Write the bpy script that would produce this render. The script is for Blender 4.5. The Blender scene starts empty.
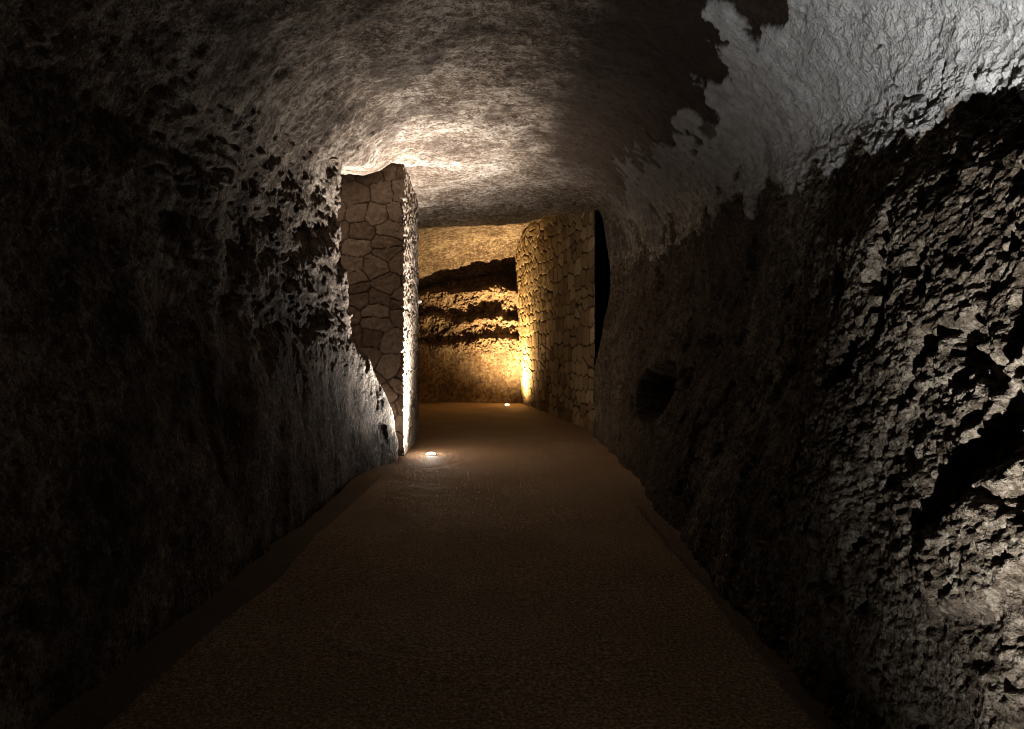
import bpy, math, random
import numpy as np
from mathutils import Vector

scene = bpy.context.scene
COL = scene.collection
F32 = np.float32
CAM_H = 1.40

# ------------------------------------------------------------------ noise
class Perlin:
    def __init__(self, seed):
        r = np.random.RandomState(seed)
        self.perm = np.concatenate([r.permutation(256)] * 3).astype(np.int32)
        g = r.normal(size=(256, 3))
        self.g = (g / np.linalg.norm(g, axis=1)[:, None]).astype(F32)

    def __call__(self, x, y, z):
        xi = np.floor(x); yi = np.floor(y); zi = np.floor(z)
        fx = (x - xi).astype(F32); fy = (y - yi).astype(F32); fz = (z - zi).astype(F32)
        xi = xi.astype(np.int32) & 255; yi = yi.astype(np.int32) & 255; zi = zi.astype(np.int32) & 255
        fade = lambda t: t * t * t * (t * (t * 6 - 15) + 10)
        u, v, w = fade(fx), fade(fy), fade(fz)
        P, G = self.perm, self.g
        out = 0
        for dx in (0, 1):
            px = P[xi + dx]
            wx = u if dx else 1 - u
            for dy in (0, 1):
                py = P[px + yi + dy]
                wxy = wx * (v if dy else 1 - v)
                for dz in (0, 1):
                    gr = G[P[py + zi + dz]]
                    d = gr[:, 0] * (fx - dx) + gr[:, 1] * (fy - dy) + gr[:, 2] * (fz - dz)
                    out = out + wxy * (w if dz else 1 - w) * d
        return out * 1.5

def fbm(P, seed, scale, octaves=3, gain=0.5, lac=2.03):
    n = 0; a = 1.0
    for o in range(octaves):
        n = n + a * Perlin(seed + o)(P[:, 0] * scale, P[:, 1] * scale, P[:, 2] * scale)
        scale *= lac; a *= gain
    return n

def ridged(P, seed, scale, octaves=3, gain=0.5, lac=2.1):
    n = 0; a = 1.0
    for o in range(octaves):
        n = n + a * (0.5 - np.abs(Perlin(seed + o)(P[:, 0] * scale, P[:, 1] * scale, P[:, 2] * scale)) * 1.6)
        scale *= lac; a *= gain
    return n

def terrace(n, k):
    t = n * k
    f = np.floor(t); r = t - f
    r = np.clip((r - 0.30) / 0.22, 0, 1)
    return (f + r * r * (3 - 2 * r)) / k

def sstep(a, b, x):
    t = np.clip((x - a) / (b - a), 0, 1)
    return t * t * (3 - 2 * t)

def pchip(xk, yk, x):
    """monotone cubic interpolation; yk is (K, ...), x is (N,)"""
    xk = np.asarray(xk, float); yk = np.asarray(yk, float)
    h = np.diff(xk).reshape((-1,) + (1,) * (yk.ndim - 1))
    d = np.diff(yk, axis=0) / h
    m = np.zeros_like(yk)
    same = d[:-1] * d[1:] > 0
    w1 = 2 * h[1:] + h[:-1]; w2 = h[1:] + 2 * h[:-1]
    with np.errstate(divide='ignore', invalid='ignore'):
        hm = (w1 + w2) / (w1 / d[:-1] + w2 / d[1:])
    m[1:-1] = np.where(same, hm, 0)
    m[0] = d[0]; m[-1] = d[-1]
    i = np.clip(np.searchsorted(xk, x, side='right') - 1, 0, len(xk) - 2)
    hh = (xk[i + 1] - xk[i]); t = (x - xk[i]) / hh
    sh = (-1,) + (1,) * (yk.ndim - 1)
    t = t.reshape(sh); hh = hh.reshape(sh)
    return ((2 * t**3 - 3 * t**2 + 1) * yk[i] + (t**3 - 2 * t**2 + t) * hh * m[i]
            + (-2 * t**3 + 3 * t**2) * yk[i + 1] + (t**3 - t**2) * hh * m[i + 1])

# ------------------------------------------------------------------ mesh helpers
def grid_mesh(name, P, mat, attrs=None, flip=False, extra_faces=None, close_u=False):
    """P: (R, C, 3) grid of points -> one mesh object of quads"""
    R, C = P.shape[:2]
    idx = np.arange(R * C, dtype=np.int32).reshape(R, C)
    if close_u:
        idx = np.concatenate([idx, idx[:, :1]], axis=1)
    a, b, c, d = idx[:-1, :-1], idx[:-1, 1:], idx[1:, 1:], idx[1:, :-1]
    q = np.stack([a, d, c, b] if flip else [a, b, c, d], axis=-1).reshape(-1, 4)
    me = bpy.data.meshes.new(name)
    nv, nf = R * C, len(q)
    me.vertices.add(nv); me.loops.add(nf * 4); me.polygons.add(nf)
    me.vertices.foreach_set('co', P.reshape(-1).astype(F32))
    me.loops.foreach_set('vertex_index', q.reshape(-1))
    me.polygons.foreach_set('loop_start', np.arange(0, nf * 4, 4, dtype=np.int32))
    me.polygons.foreach_set('use_smooth', np.ones(nf, dtype=bool))
    me.update(calc_edges=True)
    for k, v in (attrs or {}).items():
        at = me.attributes.new(k, 'FLOAT', 'POINT')
        at.data.foreach_set('value', v.reshape(-1).astype(F32))
    me.materials.append(mat)
    o = bpy.data.objects.new(name, me); COL.objects.link(o)
    return o

def py_mesh(name, verts, faces, mat, parent=None, smooth=True):
    me = bpy.data.meshes.new(name)
    me.from_pydata(verts, [], faces); me.update()
    for p in me.polygons: p.use_smooth = smooth
    me.materials.append(mat)
    o = bpy.data.objects.new(name, me); COL.objects.link(o)
    if parent: o.parent = parent
    return o

def lathe(profile, n=40, closed_profile=False):
    """profile [(r, z)] turned about Z"""
    vs, fs = [], []
    for i in range(n):
        a = 2 * math.pi * i / n
        for r, z in profile: vs.append((r * math.cos(a), r * math.sin(a), z))
    m = len(profile)
    for i in range(n):
        j = (i + 1) % n
        for k in range(m if closed_profile else m - 1):
            k2 = (k + 1) % m
            fs.append((i * m + k, j * m + k, j * m + k2, i * m + k2))
    return vs, fs

def grid_normals(P):
    du = np.gradient(P, axis=1); dv = np.gradient(P, axis=0)
    n = np.cross(du, dv)
    return n / (np.linalg.norm(n, axis=2, keepdims=True) + 1e-9)

def tag(o, label, cat, group=None):
    o['label'] = label; o['category'] = cat
    if group: o['group'] = group

# ------------------------------------------------------------------ materials
def new_mat(name):
    m = bpy.data.materials.new(name); m.use_nodes = True
    nt = m.node_tree; nt.nodes.clear()
    out = nt.nodes.new('ShaderNodeOutputMaterial')
    b = nt.nodes.new('ShaderNodeBsdfPrincipled')
    nt.links.new(b.outputs[0], out.inputs[0])
    return m, nt, b

class NB:
    """small node-building helper"""
    def __init__(self, nt):
        self.nt = nt
        tc = nt.nodes.new('ShaderNodeTexCoord'); self.co = tc.outputs['Object']
    def noise(self, scale, detail=6, rough=0.6, dist=0.0, co=None):
        n = self.nt.nodes.new('ShaderNodeTexNoise')
        n.inputs['Scale'].default_value = scale; n.inputs['Detail'].default_value = detail
        n.inputs['Roughness'].default_value = rough; n.inputs['Distortion'].default_value = dist
        self.nt.links.new(co or self.co, n.inputs['Vector'])
        return n.outputs['Fac']
    def stretch(self, sc):
        n = self.nt.nodes.new('ShaderNodeMapping'); n.inputs['Scale'].default_value = sc
        self.nt.links.new(self.co, n.inputs['Vector']); return n.outputs[0]
    def attr(self, name):
        n = self.nt.nodes.new('ShaderNodeAttribute'); n.attribute_name = name
        return n.outputs['Fac']
    def ramp(self, fac, stops):
        n = self.nt.nodes.new('ShaderNodeValToRGB')
        e = n.color_ramp.elements
        while len(e) < len(stops): e.new(0.5)
        for el, (p, c) in zip(e, stops):
            el.position = p; el.color = (*c, 1) if len(c) == 3 else c
        self.nt.links.new(fac, n.inputs[0]); return n.outputs[0]
    def mix(self, fac, a, b, mode='MIX'):
        n = self.nt.nodes.new('ShaderNodeMix'); n.data_type = 'RGBA'; n.blend_type = mode
        for s, v in ((n.inputs[0], fac), (n.inputs[6], a), (n.inputs[7], b)):
            if isinstance(v, (int, float)): s.default_value = v
            elif isinstance(v, tuple): s.default_value = (*v, 1)
            else: self.nt.links.new(v, s)
        return n.outputs[2]
    def math(self, op, a, b=0.0, c=None):
        n = self.nt.nodes.new('ShaderNodeMath'); n.operation = op
        for s, v in zip(n.inputs, (a, b, c)):
            if v is None: continue
            if isinstance(v, (int, float)): s.default_value = v
            else: self.nt.links.new(v, s)
        return n.outputs[0]
    def bump(self, h, strength, dist, normal=None):
        n = self.nt.nodes.new('ShaderNodeBump')
        n.inputs['Strength'].default_value = strength; n.inputs['Distance'].default_value = dist
        self.nt.links.new(h, n.inputs['Height'])
        if normal: self.nt.links.new(normal, n.inputs['Normal'])
        return n.outputs[0]

def rock_material(name, dark, mid, light, crust=(0.31, 0.298, 0.28), stain=(0.011, 0.0066, 0.0042)):
    m, nt, b = new_mat(name); N = NB(nt)
    n1 = N.noise(1.3, 8, 0.62); n2 = N.noise(9, 8, 0.68); n3 = N.noise(70, 4, 0.7)
    f = N.math('ADD', N.math('MULTIPLY', n1, 0.34), N.math('MULTIPLY', n2, 0.36))
    f = N.math('ADD', f, N.math('MULTIPLY', n3, 0.30))
    c = N.ramp(f, [(0.42, dark), (0.50, mid), (0.585, light)])
    # chalky pale specks and patches
    p = N.ramp(N.noise(5.5, 9, 0.72), [(0.58, (0, 0, 0)), (0.70, (1, 1, 1))])
    c = N.mix(N.math('MULTIPLY', p, 0.55), c, light)
    # small pits and grains in the surface
    g = N.noise(34, 2, 0.5)
    c = N.mix(N.ramp(g, [(0.34, (0.85, 0.85, 0.85)), (0.41, (0, 0, 0))]), c, dark)
    c = N.mix(N.ramp(g, [(0.60, (0, 0, 0)), (0.67, (0.55, 0.55, 0.55))]), c, light)
    g2 = N.noise(11, 4, 0.6)
    c = N.mix(N.ramp(g2, [(0.37, (0.75, 0.75, 0.75)), (0.43, (0, 0, 0))]), c, dark)
    c = N.mix(N.ramp(g2, [(0.59, (0, 0, 0)), (0.66, (0.45, 0.45, 0.45))]), c, light)
    # brown sooty skin of the rock
    c = N.mix(N.attr('stain'), c, N.mix(n2, stain, tuple(v * 1.9 for v in stain)))
    # pale mineral crust
    cc = N.mix(N.ramp(n2, [(0.36, (0, 0, 0)), (0.62, (1, 1, 1))]), tuple(v * 0.62 for v in crust), crust)
    c = N.mix(N.attr('crust'), c, cc)
    nt.links.new(c, b.inputs['Base Color'])
    b.inputs['Roughness'].default_value = 0.92
    b.inputs['Specular IOR Level'].default_value = 0.07
    nb = N.bump(N.noise(16, 5, 0.62), 1.0, 0.040)
    nb = N.bump(N.noise(60, 3, 0.6), 0.9, 0.016, nb)
    nt.links.new(nb, b.inputs['Normal'])
    return m

M_rock = rock_material('tuff_rock', (0.031, 0.0205, 0.0135), (0.095, 0.069, 0.0505), (0.24, 0.205, 0.172))
M_rockr = rock_material('brown_tuff_rock', (0.022, 0.0155, 0.010), (0.064, 0.049, 0.034), (0.165, 0.138, 0.104))
M_back = rock_material('back_rock', (0.05, 0.033, 0.021), (0.12, 0.083, 0.054), (0.24, 0.185, 0.13))

def floor_material():
    m, nt, b = new_mat('gravel_floor'); N = NB(nt)
    n1 = N.noise(1.1, 6, 0.6); n2 = N.noise(60, 3, 0.6)
    c = N.ramp(n2, [(0.32, (0.060, 0.038, 0.021)), (0.52, (0.185, 0.124, 0.073)), (0.72, (0.43, 0.30, 0.185))])
    c = N.mix(N.ramp(n1, [(0.35, (0, 0, 0)), (0.7, (1, 1, 1))]), N.mix(1.0, c, (0.72, 0.70, 0.68), 'MULTIPLY'), c)
    v = nt.nodes.new('ShaderNodeTexVoronoi'); v.inputs['Scale'].default_value = 75
    nt.links.new(N.co, v.inputs['Vector'])
    sp = N.ramp(N.noise(130, 2, 0.5), [(0.66, (0, 0, 0)), (0.73, (1, 1, 1))])
    c = N.mix(N.math('MULTIPLY', sp, 0.7), c, (0.50, 0.40, 0.28))
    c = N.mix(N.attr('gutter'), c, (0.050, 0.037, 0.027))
    nt.links.new(c, b.inputs['Base Color'])
    b.inputs['Roughness'].default_value = 0.85
    b.inputs['Specular IOR Level'].default_value = 0.25
    nb = N.bump(v.outputs['Distance'], 0.6, 0.008)
    nb = N.bump(N.noise(22, 6, 0.7), 0.4, 0.012, nb)
    nt.links.new(nb, b.inputs['Normal'])
    return m
M_floor = floor_material()

def masonry_material(name, lo, mid, hi, mortar, vary=0.6):
    m, nt, b = new_mat(name); N = NB(nt)
    t = N.attr('tint')
    f = N.math('ADD', N.math('MULTIPLY', t, vary), N.math('MULTIPLY', N.noise(14, 8, 0.7), 1.1 - vary))
    c = N.ramp(f, [(0.25, lo), (0.52, mid), (0.85, hi)])
    c = N.mix(N.attr('joint'), c, mortar)
    nt.links.new(c, b.inputs['Base Color'])
    b.inputs['Roughness'].default_value = 0.9
    b.inputs['Specular IOR Level'].default_value = 0.08
    nb = N.bump(N.noise(45, 8, 0.72), 0.5, 0.012)
    nt.links.new(nb, b.inputs['Normal'])
    return m
M_pier = masonry_material('grey_tuff_masonry', (0.070, 0.047, 0.032), (0.125, 0.092, 0.068), (0.21, 0.168, 0.134), (0.05, 0.035, 0.026), 0.35)
M_mas = masonry_material('tan_tuff_masonry', (0.125, 0.084, 0.044), (0.21, 0.15, 0.083), (0.31, 0.235, 0.14), (0.018, 0.012, 0.008))

def plain(name, col, rough=0.5, metal=0.0, emit=None, estr=0.0):
    m, nt, b = new_mat(name); N = NB(nt)
    c = N.mix(N.noise(40, 3), tuple(v * 0.85 for v in col), col)
    nt.links.new(c, b.inputs['Base Color'])
    b.inputs['Roughness'].default_value = rough; b.inputs['Metallic'].default_value = metal
    if emit:
        b.inputs['Emission Color'].default_value = (*emit, 1); b.inputs['Emission Strength'].default_value = estr
    return m
M_steel = plain('brushed_steel', (0.45, 0.44, 0.42), 0.35, 1.0)
M_can = plain('black_can', (0.03, 0.03, 0.03), 0.6)
M_white = plain('pale_plastic', (0.72, 0.64, 0.62), 0.4)
M_grey = plain('grey_plastic', (0.35, 0.33, 0.32), 0.5)

# ------------------------------------------------------------------ tunnel sections
# (depth y, 15 points (x, z) from the left foot, over the ceiling, to the right foot)
KEYS = [
 (-4.0, [(-1.85,-.2),(-1.92,.5),(-2.05,1.2),(-2.18,1.9),(-2.20,2.45),(-1.95,2.95),(-1.2,3.45),(0,3.75),(.85,3.62),(1.45,3.28),(1.86,2.62),(1.66,2.05),(1.46,1.3),(1.30,.5),(1.22,-.2)]),
 (0.5,  [(-1.85,-.2),(-1.92,.5),(-2.05,1.2),(-2.18,1.9),(-2.20,2.45),(-1.95,2.95),(-1.2,3.45),(0,3.75),(.85,3.62),(1.45,3.28),(1.86,2.62),(1.66,2.05),(1.46,1.3),(1.30,.5),(1.22,-.2)]),
 (2.0,  [(-1.85,-.2),(-1.92,.5),(-2.05,1.2),(-2.18,1.9),(-2.20,2.45),(-1.95,2.95),(-1.2,3.48),(0,3.78),(.85,3.64),(1.42,3.24),(1.84,2.44),(1.66,1.96),(1.48,1.3),(1.31,.5),(1.23,-.2)]),
 (3.0,  [(-1.85,-.2),(-1.92,.5),(-2.05,1.2),(-2.18,1.9),(-2.18,2.5),(-1.95,3.0),(-1.2,3.55),(0,3.86),(.9,3.68),(1.48,3.34),(1.89,2.57),(1.68,2.06),(1.51,1.3),(1.33,.5),(1.24,-.2)]),
 (4.5,  [(-1.84,-.2),(-1.89,.5),(-2.04,1.2),(-2.15,1.9),(-2.10,2.5),(-1.86,3.05),(-1.2,3.7),(0,3.97),(.9,3.82),(1.50,3.45),(2.02,2.75),(1.96,2.12),(1.80,1.3),(1.45,.5),(1.24,-.2)]),
 (6.0,  [(-1.84,-.2),(-1.89,.5),(-1.98,1.2),(-2.09,1.9),(-2.06,2.6),(-1.84,3.2),(-1.2,3.85),(0,4.05),(.9,3.92),(1.50,3.55),(2.05,2.85),(2.06,2.1),(1.88,1.3),(1.50,.5),(1.28,-.2)]),
 (7.5,  [(-1.83,-.2),(-1.87,.5),(-1.93,1.2),(-2.00,1.9),(-2.00,2.7),(-1.84,3.35),(-1.3,3.93),(0,4.09),(.9,3.98),(1.48,3.66),(2.00,2.95),(1.98,2.1),(1.76,1.2),(1.50,.5),(1.35,-.2)]),
 (8.6,  [(-1.69,-.2),(-1.72,.5),(-1.80,1.15),(-1.92,1.75),(-1.93,2.8),(-1.82,3.60),(-1.3,3.98),(0,4.08),(.9,4.02),(1.45,3.74),(1.92,3.0),(1.88,2.1),(1.62,1.2),(1.47,.5),(1.38,-.2)]),
 (9.05, [(-1.53,-.2),(-1.55,.5),(-1.74,1.2),(-1.93,1.75),(-1.94,2.8),(-1.83,3.70),(-1.4,4.03),(0,4.08),(.9,4.04),(1.44,3.78),(1.88,3.02),(1.82,2.1),(1.57,1.2),(1.45,.5),(1.39,-.2)]),
 (9.35, [(-1.75,-.2),(-1.85,.5),(-2.2,1.2),(-2.45,1.75),(-2.55,2.8),(-2.5,3.74),(-1.6,4.04),(0,4.08),(.9,4.05),(1.44,3.8),(1.86,3.04),(1.79,2.1),(1.55,1.2),(1.44,.5),(1.40,-.2)]),
 (9.7,  [(-3.1,-.2),(-3.1,.5),(-3.1,1.2),(-3.1,1.75),(-3.1,2.8),(-2.9,3.8),(-1.7,4.06),(0,4.10),(.9,4.06),(1.43,3.82),(1.84,3.05),(1.77,2.1),(1.53,1.2),(1.43,.5),(1.40,-.2)]),
 (11.0, [(-3.2,-.2),(-3.2,.5),(-3.2,1.2),(-3.2,1.75),(-3.2,2.8),(-3.0,3.7),(-1.7,3.98),(0,4.14),(.9,4.10),(1.42,3.9),(1.78,3.05),(1.70,2.1),(1.46,1.2),(1.40,.5),(1.41,-.2)]),
 (11.8, [(-3.2,-.2),(-3.2,.5),(-3.2,1.2),(-3.2,1.75),(-3.2,2.8),(-3.0,3.7),(-1.7,3.95),(0,4.16),(.9,4.15),(1.46,4.0),(1.72,2.9),(1.64,2.1),(1.44,1.2),(1.40,.5),(1.41,-.2)]),
 (12.3, [(-3.2,-.2),(-3.2,.5),(-3.2,1.2),(-3.2,1.75),(-3.2,2.8),(-3.0,3.7),(-1.7,4.0),(0,4.13),(.9,4.12),(1.60,4.05),(2.0,2.9),(2.0,2.1),(1.9,1.2),(1.9,.5),(1.9,-.2)]),
 (13.0, [(-3.2,-.2),(-3.2,.5),(-3.2,1.2),(-3.2,1.75),(-3.2,2.8),(-3.0,3.7),(-1.7,4.05),(0,4.08),(.9,4.16),(2.0,4.1),(3.3,2.9),(3.3,2.1),(3.3,1.2),(3.3,.5),(3.3,-.2)]),
 (14.0, [(-3.2,-.2),(-3.2,.5),(-3.2,1.2),(-3.2,1.75),(-3.2,2.8),(-3.0,3.7),(-1.7,4.08),(0,4.10),(.9,4.28),(2.0,4.3),(3.3,2.9),(3.3,2.1),(3.3,1.2),(3.3,.5),(3.3,-.2)]),
 (15.5, [(-3.2,-.2),(-3.2,.5),(-3.2,1.2),(-3.2,1.75),(-3.2,2.8),(-3.0,3.8),(-1.7,4.4),(0,4.52),(.9,4.55),(2.0,4.5),(3.3,2.9),(3.3,2.1),(3.3,1.2),(3.3,.5),(3.3,-.2)]),
 (17.5, [(-3.2,-.2),(-3.2,.5),(-3.2,1.2),(-3.2,1.75),(-3.2,2.8),(-3.0,3.9),(-1.7,4.55),(0,4.80),(.9,4.84),(2.0,4.7),(3.3,2.9),(3.3,2.1),(3.3,1.2),(3.3,.5),(3.3,-.2)]),
 (18.8, [(-3.2,-.2),(-3.2,.5),(-3.2,1.2),(-3.2,1.75),(-3.2,2.8),(-3.0,3.8),(-1.7,4.42),(0,4.75),(.9,4.92),(2.0,4.8),(3.3,2.9),(3.3,2.1),(3.3,1.2),(3.3,.5),(3.3,-.2)]),
 (19.7, [(-3.2,-.2),(-3.2,.5),(-3.2,1.2),(-3.2,1.75),(-3.2,2.8),(-3.0,3.5),(-1.7,4.02),(0,4.35),(.9,4.6),(2.0,4.5),(3.3,2.9),(3.3,2.1),(3.3,1.2),(3.3,.5),(3.3,-.2)]),
 (20.4, [(-3.2,-.2),(-3.2,.5),(-3.2,1.2),(-3.2,1.75),(-3.2,2.6),(-3.0,3.2),(-1.7,3.70),(0,3.85),(.9,3.9),(2.0,3.8),(3.3,2.9),(3.3,2.1),(3.3,1.2),(3.3,.5),(3.3,-.2)]),
 (21.2, [(-3.2,-.2),(-3.2,.5),(-3.2,1.2),(-3.2,1.75),(-3.2,2.6),(-3.0,3.2),(-1.7,3.60),(0,3.70),(.9,3.7),(2.0,3.7),(3.3,2.9),(3.3,2.1),(3.3,1.2),(3.3,.5),(3.3,-.2)]),
]
ys = list(np.linspace(-4.0, 1.2, 110)[:-1])
y = 1.2
while y < 21.2:
    ys.append(y); y += min(max(0.0012 * y * y, 0.0052), 0.024)
ys.append(21.2)
ys = np.array(ys)
us = np.concatenate([np.linspace(0, 5, 330)[:-1], np.linspace(5, 9, 380)[:-1], np.linspace(9, 14, 620)])
kx = np.array([k[0] for k in KEYS]); kp = np.array([k[1] for k in KEYS])      # (K, 15, 2)
S = pchip(kx, kp, ys)                                                        # (R, 15, 2)
S = pchip(np.arange(15), S.transpose(1, 0, 2), us).transpose(1, 0, 2)        # (R, C, 2)
R, C = S.shape[:2]
base = np.empty((R, C, 3))
base[..., 0] = S[..., 0]; base[..., 1] = ys[:, None]; base[..., 2] = S[..., 1]
# the end of the left rock beside the pier slopes back towards the camera as it rises
shift = np.interp(base[..., 2], [0.5, 1.2, 1.75, 2.8, 3.7, 4.0], [0, 0.45, 0.88, 1.42, 1.50, 1.45])
win = sstep(3.8, 8.6, base[..., 1]) * (1 - sstep(9.9, 12.0, base[..., 1])) * (1 - sstep(4.6, 5.4, us))[None, :]
base[..., 1] -= shift * win
nrm = grid_normals(base)                       # check it points into the tunnel
cen = np.array([0, 0, 2.0]); mid = base[R // 3, C // 2]
if np.dot(nrm[R // 3, C // 2], np.array([0, mid[1], 2.0]) - mid) < 0: nrm = -nrm
B = base.reshape(-1, 3).astype(F32)
X, Y, Z = B[:, 0], B[:, 1], B[:, 2]
U = np.broadcast_to(us[None, :], (R, C)).reshape(-1)

wR = sstep(9.6, 11.0, U)                        # lower right wall
hR = sstep(7.7, 8.6, U) * (1 - sstep(10.2, 10.8, U))   # right haunch
wL = 1 - sstep(4.0, 5.2, U)                     # left wall
ce = sstep(4.6, 5.4, U) * (1 - sstep(8.2, 8.9, U))     # ceiling
lowL = wL * (1 - sstep(0.6, 1.6, Z))            # tooled, smoother foot of the left wall
lowR = wR * (1 - sstep(0.3, 0.95, Z))

disp = 0.050 * (1 - 0.7 * wR * (Y < 4)) * fbm(B, 11, 0.85, 2) + 0.030 * fbm(B, 21, 2.4, 2)
# pick strokes: noise stretched along a diagonal on the right-hand wall
ca, sa = math.cos(0.42), math.sin(0.42)
A = (-Y * ca + Z * sa); T = (Y * sa + Z * ca)
PA = np.stack([A * 6.5, T * 22.0, X * 14.0], 1)
strokes = ridged(PA, 31, 1.0, 2, 0.55)
PA2 = np.stack([A * 17.0, T * 46.0, X * 36.0], 1)
strokes2 = ridged(PA2, 41, 1.0, 3, 0.6)
holes = sstep(0.28, 0.62, fbm(B, 151, 3.0, 4, 0.6))
led = fbm(np.stack([X, Y * 1.0, Z * 2.2], 1), 81, 1.5, 4, 0.55)
lumps = ridged(B, 51, 4.2, 3)
pits = terrace(fbm(B, 61, 5.5, 3, 0.55), 2.2)
crumb = fbm(B, 161, 9.0, 4, 0.62)
crumbL = fbm(B, 171, 11.0, 3, 0.55)
fine = fbm(B, 71, 22.0, 3, 0.6)
rough = (0.35 + 0.65 * wR * (1 - 0.6 * lowR) + 0.05 * hR)
disp += wR * (1 - 0.45 * lowR) * (0.013 * strokes + 0.008 * strokes2 + 0.010 * lumps + 0.012 * crumb - 0.06 * holes)
disp += hR * (0.003 * strokes + 0.003 * strokes2 + 0.006 * lumps + 0.009 * crumb)
crack = np.abs(Perlin(99)(Y * 2.2 + 0.25 * led, Z * 0.9, X * 0.7))
disp -= 0.035 * hR * sstep(0.035, 0.0, crack) * sstep(3.25, 2.95, Z) * sstep(2.0, 3.0, Y)
disp += wL * (1 - 0.75 * lowL) * (0.004 * lumps + 0.009 * crumbL)
disp += ce * (0.005 * pits + 0.006 * lumps + 0.012 * crumbL)
disp += fine * (0.010 * wR + 0.007 * hR + 0.004 * wL + 0.004 * ce) * (1 - 0.4 * lowL)
# broken ledges high on the left wall
disp += sstep(2.2, 3.0, U) * (1 - sstep(4.6, 5.6, U)) * (0.026 * terrace(led, 1.4) + 0.030 * led)
# ruts running across the ceiling
disp += 0.035 * ce * Perlin(90)(X * 0.35, Y * 1.5, Z * 0.3) * sstep(6, 9, Y)
# upright tool marks low on both walls
tool = Perlin(95)(Y * 16, Z * 1.1, X * 2) + 0.5 * Perlin(96)(Y * 37, Z * 2.1, X * 2)
disp += tool * (0.004 * lowL + 0.008 * lowR)

# hollow in the right wall, and the overhanging notch near the camera
def bowl(cy, cz, ry, rz, p=1.0, warp=0.0):
    q = ((Y - cy) / ry) ** 2 + ((Z - cz) / rz) ** 2 + warp * led
    return sstep(1.15, 0.35, q) ** p * wR
disp -= 0.9 * bowl(7.85, 1.00, 0.62, 0.33, 1.0, 0.4) * (U > 10)
def slot(cy, cz, along, across, warp):
    a = (Y - cy) * 0.69 - (Z - cz) * 0.73; b = -(Y - cy) * 0.73 - (Z - cz) * 0.69
    return sstep(1.2, 0.25, (a / along) ** 2 + (b / across) ** 2 + warp * led) * wR
disp += 0.060 * slot(1.93, 0.90, 0.46, 0.16, 0.6)
disp -= 0.050 * slot(2.10, 1.07, 0.40, 0.10, 0.9)

# mineral crust on the right haunch, stain (brown rock) on the ceiling next to it
edge = fbm(B, 101, 1.9, 5, 0.58)
xb = 1.46 + 0.06 * np.sin(Y * 1.3)
cf = (X - xb) * 2.2 + edge * 0.62 - 0.10 * sstep(6, 9, Y)
crust = sstep(-0.02, 0.05, cf) * sstep(7.5, 7.9, U)
crust *= 1 - sstep(0.02, 0.10, (U - 10.15) + 0.35 * edge)
hole = np.maximum(sstep(0.30, 0.36, fbm(B, 121, 2.6, 3)) * sstep(4.4, 6.5, Y), 0)
hp = ((X - 1.42) / 0.17) ** 2 + ((Y - 3.95) / 0.20) ** 2 + 0.7 * edge
hole = np.maximum(hole, sstep(1.05, 0.95, hp) * (Z > 2.5))
crust *= 1 - hole
disp += 0.022 * crust
crust_c = crust * (1 - 0.9 * sstep(4.0, 7.5, Y))
stain = sstep(-0.15, 0.70, X + 0.30 * edge + 0.10 * fbm(B, 131, 5.0, 3)) * sstep(6.6, 7.3, U) * (1 - sstep(9.2, 10.4, U))
stain = np.maximum(stain, 0.75 * sstep(8.4, 9.2, U) * sstep(4.6, 6.5, Y + 0.8 * edge) * (1 - crust))
stain *= 1 - 0.75 * sstep(9.0, 11.5, Y)
blot = sstep(0.10, 0.45, fbm(B, 141, 1.3, 4, 0.6)) * (1 - sstep(8, 11, Y))
stain = np.maximum(stain * 0.96, 0.55 * blot * (ce + wL))
tun = base + nrm * disp.reshape(R, C, 1)
c1 = int(np.argmin(np.abs(us - 5))); c2 = int(np.argmin(np.abs(us - 9)))
cr, st = crust_c.reshape(R, C), stain.reshape(R, C)
for nm, a, b in (('wall_left', 0, c1), ('ceiling', c1, c2), ('wall_right', c2, C - 1)):
    o = grid_mesh(nm, tun[:, a:b + 1], M_rockr if nm == 'wall_right' else M_rock, {'crust': cr[:, a:b + 1], 'stain': st[:, a:b + 1]})
    o['kind'] = 'structure'

def ceil_z(x, yv):
    r = int(np.clip(np.searchsorted(ys, yv), 0, R - 1))
    row = tun[r, c1 - 60:c2 + 60]
    o = np.argsort(row[:, 0])
    return float(np.interp(x, row[o, 0], row[o, 2]))

# ------------------------------------------------------------------ back wall
zs = np.linspace(-0.2, 4.7, 420); xs = np.linspace(-3.4, 2.6, 460)
prof_z = [-.2, 0.0, 0.8, 1.45, 1.75, 1.92, 2.15, 2.42, 2.60, 2.85, 3.10, 3.26, 3.5, 4.0, 4.7]
prof_y = [20.05, 20.03, 20.00, 19.97, 19.86, 20.04, 20.00, 19.86, 20.06, 19.96, 19.80, 19.74, 20.40, 20.5, 20.5]
gx, gz = np.meshgrid(xs, zs)
Q = np.stack([gx.ravel(), np.full(gx.size, 20.0), gz.ravel()], 1).astype(F32)
warp = fbm(Q, 201, 0.9, 3, 0.55)
yy = pchip(prof_z, np.array(prof_y)[:, None], (Q[:, 2] + 0.20 * warp * sstep(0.9, 1.8, Q[:, 2])).clip(-.2, 4.7))[:, 0]
rz = sstep(1.2, 1.9, Q[:, 2])
yy -= rz * (0.09 * terrace(fbm(Q, 211, 2.6, 4, 0.6), 2.0) + 0.05 * ridged(Q, 221, 5.0, 3)) + 0.012 * fbm(Q, 231, 12, 4, 0.6) * (0.5 + rz)
yy += 0.10 * sstep(-0.6, -2.2, Q[:, 0])
BW = np.stack([Q[:, 0], yy, Q[:, 2]], 1).reshape(gx.shape + (3,))
zero = np.zeros(gx.size)
o = grid_mesh('wall_back', BW, M_back, {'crust': zero, 'stain': 0.25 * sstep(0.1, 0.5, warp)})
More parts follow.
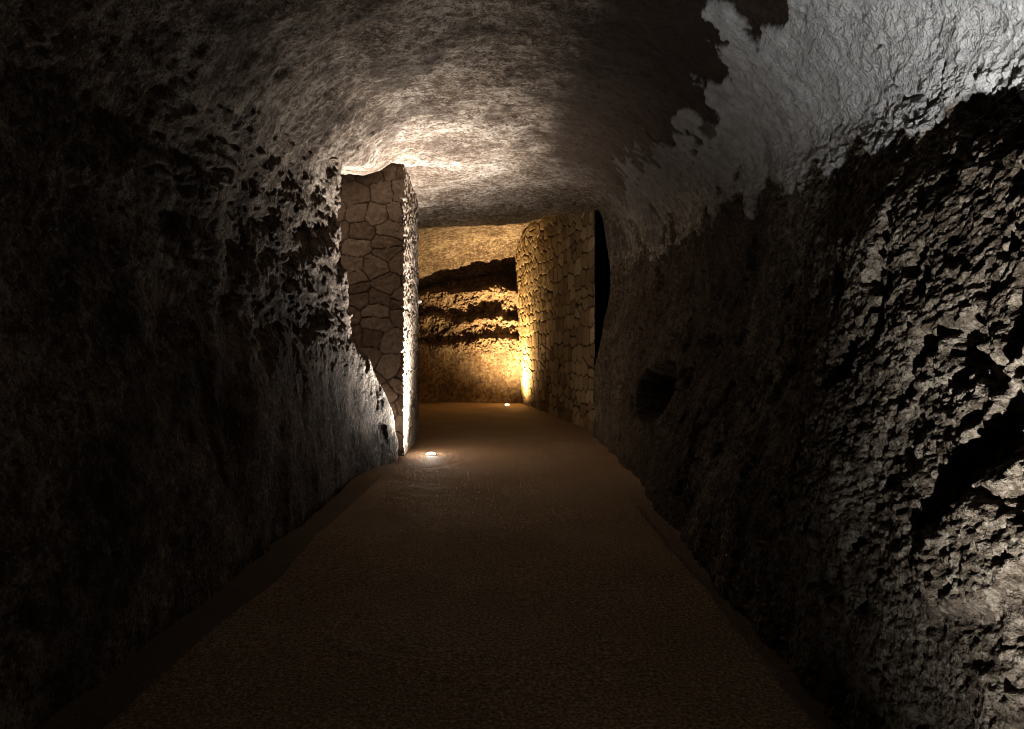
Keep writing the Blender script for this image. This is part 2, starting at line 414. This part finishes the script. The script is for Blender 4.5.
o['kind'] = 'structure'

# ------------------------------------------------------------------ floor
fy = [-4.0]
while fy[-1] < 20.8: fy.append(fy[-1] + (0.05 if fy[-1] < 1.5 else min(max(0.004 * fy[-1] ** 1.3, 0.012), 0.06)))
fy = np.array(fy); fx = np.linspace(-3.3, 3.4, 420)
gx, gy = np.meshgrid(fx, fy)
Q = np.stack([gx.ravel(), gy.ravel(), np.zeros(gx.size)], 1).astype(F32)
wob = fbm(Q, 301, 0.8, 3)
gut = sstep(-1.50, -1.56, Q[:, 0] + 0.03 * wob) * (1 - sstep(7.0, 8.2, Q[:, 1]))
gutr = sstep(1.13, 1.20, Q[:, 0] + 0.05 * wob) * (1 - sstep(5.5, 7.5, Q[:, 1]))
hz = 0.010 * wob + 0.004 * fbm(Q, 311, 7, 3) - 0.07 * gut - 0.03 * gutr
FP = Q.astype(float); FP[:, 2] = hz
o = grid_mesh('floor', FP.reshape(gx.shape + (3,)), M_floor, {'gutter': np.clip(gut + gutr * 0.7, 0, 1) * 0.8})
o['kind'] = 'structure'

# ------------------------------------------------------------------ rubble masonry
def masonry(name, corners, mat, step, stone_w, stone_h, seed, lean=(0, 0), z_cut=None, rough=0.012, joint_w=0.022, joint_d=0.035):
    """closed footprint -> one mesh whose sides are courses of irregular stones, top following the ceiling"""
    rng = np.random.RandomState(seed)
    pts = [np.array(c, float) for c in corners]; n = len(pts)
    path, nor, s_of = [], [], []
    s0 = 0.0
    cx = sum(pts) / n
    for i in range(n):
        a, b = pts[i], pts[(i + 1) % n]
        L = np.linalg.norm(b - a); t = (b - a) / L
        nn = np.array([t[1], -t[0]])
        if np.dot(nn, (a + b) / 2 - cx) < 0: nn = -nn
        st = step[i] if isinstance(step, (list, tuple)) else step
        m = max(2, int(L / st))
        for k in range(m):
            f = k / m
            path.append(a + (b - a) * f); nor.append(nn); s_of.append(s0 + L * f)
        s0 += L
    path = np.array(path); nor = np.array(nor); s_of = np.array(s_of)
    # round the arrises a little: average normals over neighbours
    nor = nor + np.roll(nor, 1, 0); nor /= np.linalg.norm(nor, axis=1)[:, None]
    top = np.array([ceil_z(p[0], p[1]) + 0.05 for p in path])
    zst = min(step) if isinstance(step, (list, tuple)) else step
    rows = int(top.max() / zst)
    v = np.linspace(0, 1, rows)[:, None]
    Zg = -0.05 + (top[None, :] + 0.05) * v
    Sg = np.broadcast_to(s_of[None, :], Zg.shape)
    seeds = []
    z = -0.1
    while z < top.max() + 0.4:
        h = stone_h * rng.uniform(0.65, 1.45)
        s = -rng.uniform(0, stone_w)
        while s < s0 + stone_w:
            w = stone_w * rng.uniform(0.5, 1.5)
            if w > stone_w and rng.rand() < 0.2:
                seeds.append((s + w / 2, z + h * 0.27)); seeds.append((s + w / 2 + rng.uniform(-.05, .05), z + h * 0.76))
            else:
                seeds.append((s + w / 2 + rng.uniform(-.15, .15) * stone_w, z + h * (0.5 + rng.uniform(-.22, .22))))
            s += w
        z += h
    sd = np.array(seeds)
    P3 = np.stack([Sg.ravel(), Zg.ravel(), np.full(Sg.size, seed * 3.7)], 1).astype(F32)
    ws = P3[:, 0] + 0.022 * fbm(P3, seed + 1, 7, 3); wz = P3[:, 1] + 0.022 * fbm(P3, seed + 5, 7, 3)
    F1 = np.empty(len(ws)); F2 = np.empty(len(ws)); ID = np.empty(len(ws), int)
    asp = stone_h / stone_w * 1.15
    order = np.argsort(sd[:, 0]); sd = sd[order]
    for c0 in range(0, len(ws), 20000):
        c = slice(c0, c0 + 20000)
        d2 = ((ws[c, None] - sd[None, :, 0]) * asp) ** 2 + (wz[c, None] - sd[None, :, 1]) ** 2
        i2 = np.argpartition(d2, 1, axis=1)[:, :2]
        dd = np.take_along_axis(d2, i2, 1)
        sw = dd[:, 0] > dd[:, 1]
        F1[c] = np.sqrt(np.where(sw, dd[:, 1], dd[:, 0])); F2[c] = np.sqrt(np.where(sw, dd[:, 0], dd[:, 1]))
        ID[c] = np.where(sw, i2[:, 1], i2[:, 0])
    jw = joint_w * (1 + 0.6 * fbm(P3, seed + 31, 2.2, 2))
    e = (F2 - F1)
    joint = 1 - sstep(0.35 * jw, 1.0 * jw, e)
    dome = np.clip(e / 0.16, 0, 1) ** 0.5
    off = rng.uniform(-1, 1, len(sd))[ID]
    tint = rng.uniform(0, 1, len(sd))[ID]
    h = -joint_d * joint + 0.004 * dome + 0.003 * off + rough * fbm(P3, seed + 11, 9, 4, 0.6) + 0.5 * rough * terrace(fbm(P3, seed + 21, 16, 2), 2.5)
    h = h.reshape(Zg.shape)
    G = np.empty(Zg.shape + (3,))
    ln = np.array(lean)
    G[..., 0] = path[None, :, 0] + nor[None, :, 0] * h + ln[0] * Zg * np.clip((path[None, :, 1] - 12.4) / 7.5, 0, 1)
    G[..., 1] = path[None, :, 1] + nor[None, :, 1] * h + ln[1] * Zg
    G[..., 2] = Zg
    o = grid_mesh(name, G, mat, {'joint': joint, 'tint': tint}, close_u=True)
    me = o.data
    # cap it, top and bottom, and make the normals agree
    import bmesh
    bm = bmesh.new(); bm.from_mesh(me); bm.verts.ensure_lookup_table()
    nc = Zg.shape[1]
    for r in (0, rows - 1):
        try: bm.faces.new([bm.verts[r * nc + k] for k in range(nc)])
        except ValueError: pass
    bmesh.ops.recalc_face_normals(bm, faces=bm.faces)
    bm.to_mesh(me); bm.free(); me.update()
    return o

pier = masonry('stone_pier', [(-2.75, 11.7), (-2.75, 9.50), (-1.50, 9.46), (-1.60, 11.65)], M_pier,
               [0.06, 0.012, 0.012, 0.06], 0.36, 0.25, 7, joint_w=0.013, joint_d=0.024, rough=0.015)
tag(pier, 'tall square pier of rough stone blocks, its inner side brightly lit, beside left rock wall', 'stone pier')
mas = masonry('masonry_wall', [(2.42, 16.4), (1.50, 12.4), (0.28, 19.95), (1.3, 20.0)], M_mas,
              [0.04, 0.016, 0.06, 0.06], 0.40, 0.27, 13, rough=0.007, joint_w=0.034, joint_d=0.028, lean=(-0.045, 0))
tag(mas, 'tan rubble masonry wall running back on the right to the far corner', 'stone wall')

# ------------------------------------------------------------------ recessed uplights
def uplight(name, loc, label, col, power, aim, expo, dome, group=None, size=0.075, soft=0.03):
    root = bpy.data.objects.new(name, None); COL.objects.link(root)
    root.location = loc; root.empty_display_size = 0.1
    tag(root, label, 'floor light', group)
    v, f = lathe([(size * 0.80, -0.02), (size * 0.80, 0.006), (size * 0.84, 0.011), (size * 1.12, 0.009), (size * 1.20, 0.002), (size * 1.20, -0.02)], 48, True)
    py_mesh('trim_ring', v, f, M_steel, root)
    v, f = lathe([(size * 0.82, 0.0), (size * 0.82, -0.12), (0.001, -0.12)], 40)
    py_mesh('housing', v, f, M_can, root)
    m = plain('lit_lens', (0.9, 0.9, 0.9), 0.2, 0.0, col, dome)
    prof = [(size * 0.79 * math.cos(t), 0.004 + 0.024 * math.sin(t)) for t in np.linspace(0, math.pi / 2 - 0.02, 9)]
    v, f = lathe(prof + [(0.0005, 0.028)], 40)
    py_mesh('lens', v, f, m, root)
    L = bpy.data.lights.new(name + '_beam', 'SPOT'); L.energy = power; L.color = col
    L.spot_size = math.radians(176); L.spot_blend = 0.05; L.shadow_soft_size = soft
    # beam profile of the lamp's reflector: cosine of the angle off axis, to a power
    L.use_nodes = True; nt = L.node_tree
    em = next(n for n in nt.nodes if n.type == 'EMISSION')
    ge = nt.nodes.new('ShaderNodeNewGeometry'); dt = nt.nodes.new('ShaderNodeVectorMath'); dt.operation = 'DOT_PRODUCT'
    dt.inputs[1].default_value = Vector(aim).normalized()
    nt.links.new(ge.outputs['Incoming'], dt.inputs[0])
    mx = nt.nodes.new('ShaderNodeMath'); mx.operation = 'MAXIMUM'; mx.inputs[1].default_value = 0
    pw = nt.nodes.new('ShaderNodeMath'); pw.operation = 'POWER'; pw.inputs[1].default_value = expo
    nt.links.new(dt.outputs['Value'], mx.inputs[0]); nt.links.new(mx.outputs[0], pw.inputs[0])
    nt.links.new(pw.outputs[0], em.inputs['Strength'])
    lo = bpy.data.objects.new('beam', L); COL.objects.link(lo); lo.parent = root
    lo.location = (0, 0, 0.05)
    lo.rotation_euler = (math.pi, 0, 0)
    return root

uplight('recessed_uplight', (-1.14, 9.60, 0.0), 'glowing round uplight in the floor at foot of the stone pier',
        (1.0, 0.95, 0.88), 10000, (-0.27, -0.15, 1), 6.5, 1000)
uplight('recessed_uplight', (-0.14, 19.05, 0.0), 'small warm uplight in the floor by the far wall corner',
        (1.0, 0.67, 0.30), 6000, (0.10, 0.02, 1), 4, 150)
uplight('recessed_uplight', (0.62, 0.82, 0.0), 'cool white uplight in the floor close by the right rock wall',
        (0.95, 0.97, 1.0), 1800, (0.74, 0.50, 1.30), 9, 10, soft=0.012)

# ------------------------------------------------------------------ small fitting on the pier edge
root = bpy.data.objects.new('wall_sensor', None); COL.objects.link(root)
root.location = (-1.585, 11.62, 2.31); root.rotation_euler = (0, math.pi / 2, 0)
tag(root, 'small pale round fitting fixed high on far edge of the stone pier', 'sensor')
v, f = lathe([(0.001, -0.06), (0.040, -0.06), (0.040, 0.012), (0.034, 0.016), (0.001, 0.016)], 28)
py_mesh('back_plate', v, f, M_grey, root)
v, f = lathe([(0.030, 0.014)] + [(0.030 * math.cos(t), 0.022 + 0.028 * math.sin(t)) for t in np.linspace(0, 1.55, 8)], 28)
py_mesh('dome', v, f, M_white, root)

# ------------------------------------------------------------------ world, camera, view
w = bpy.data.worlds.new('dark'); scene.world = w; w.use_nodes = True
w.node_tree.nodes['Background'].inputs[0].default_value = (0, 0, 0, 1)
w.node_tree.nodes['Background'].inputs[1].default_value = 0
cam = bpy.data.cameras.new('camera'); co = bpy.data.objects.new('camera', cam); COL.objects.link(co)
co.location = (0, 0, CAM_H); co.rotation_euler = (math.pi / 2, 0, 0)
cam.sensor_width = 36; cam.lens = 24.01; cam.clip_start = 0.05; cam.clip_end = 100
cam.shift_y = -(364.5 - 355) / 1024
scene.camera = co
scene.view_settings.view_transform = 'Standard'; scene.view_settings.look = 'None'
scene.view_settings.gamma = 1; scene.view_settings.exposure = 0
scene.view_settings.use_curve_mapping = False
scene.cycles.filter_width = 0.9
scene.cycles.diffuse_bounces = 6; scene.cycles.max_bounces = 8
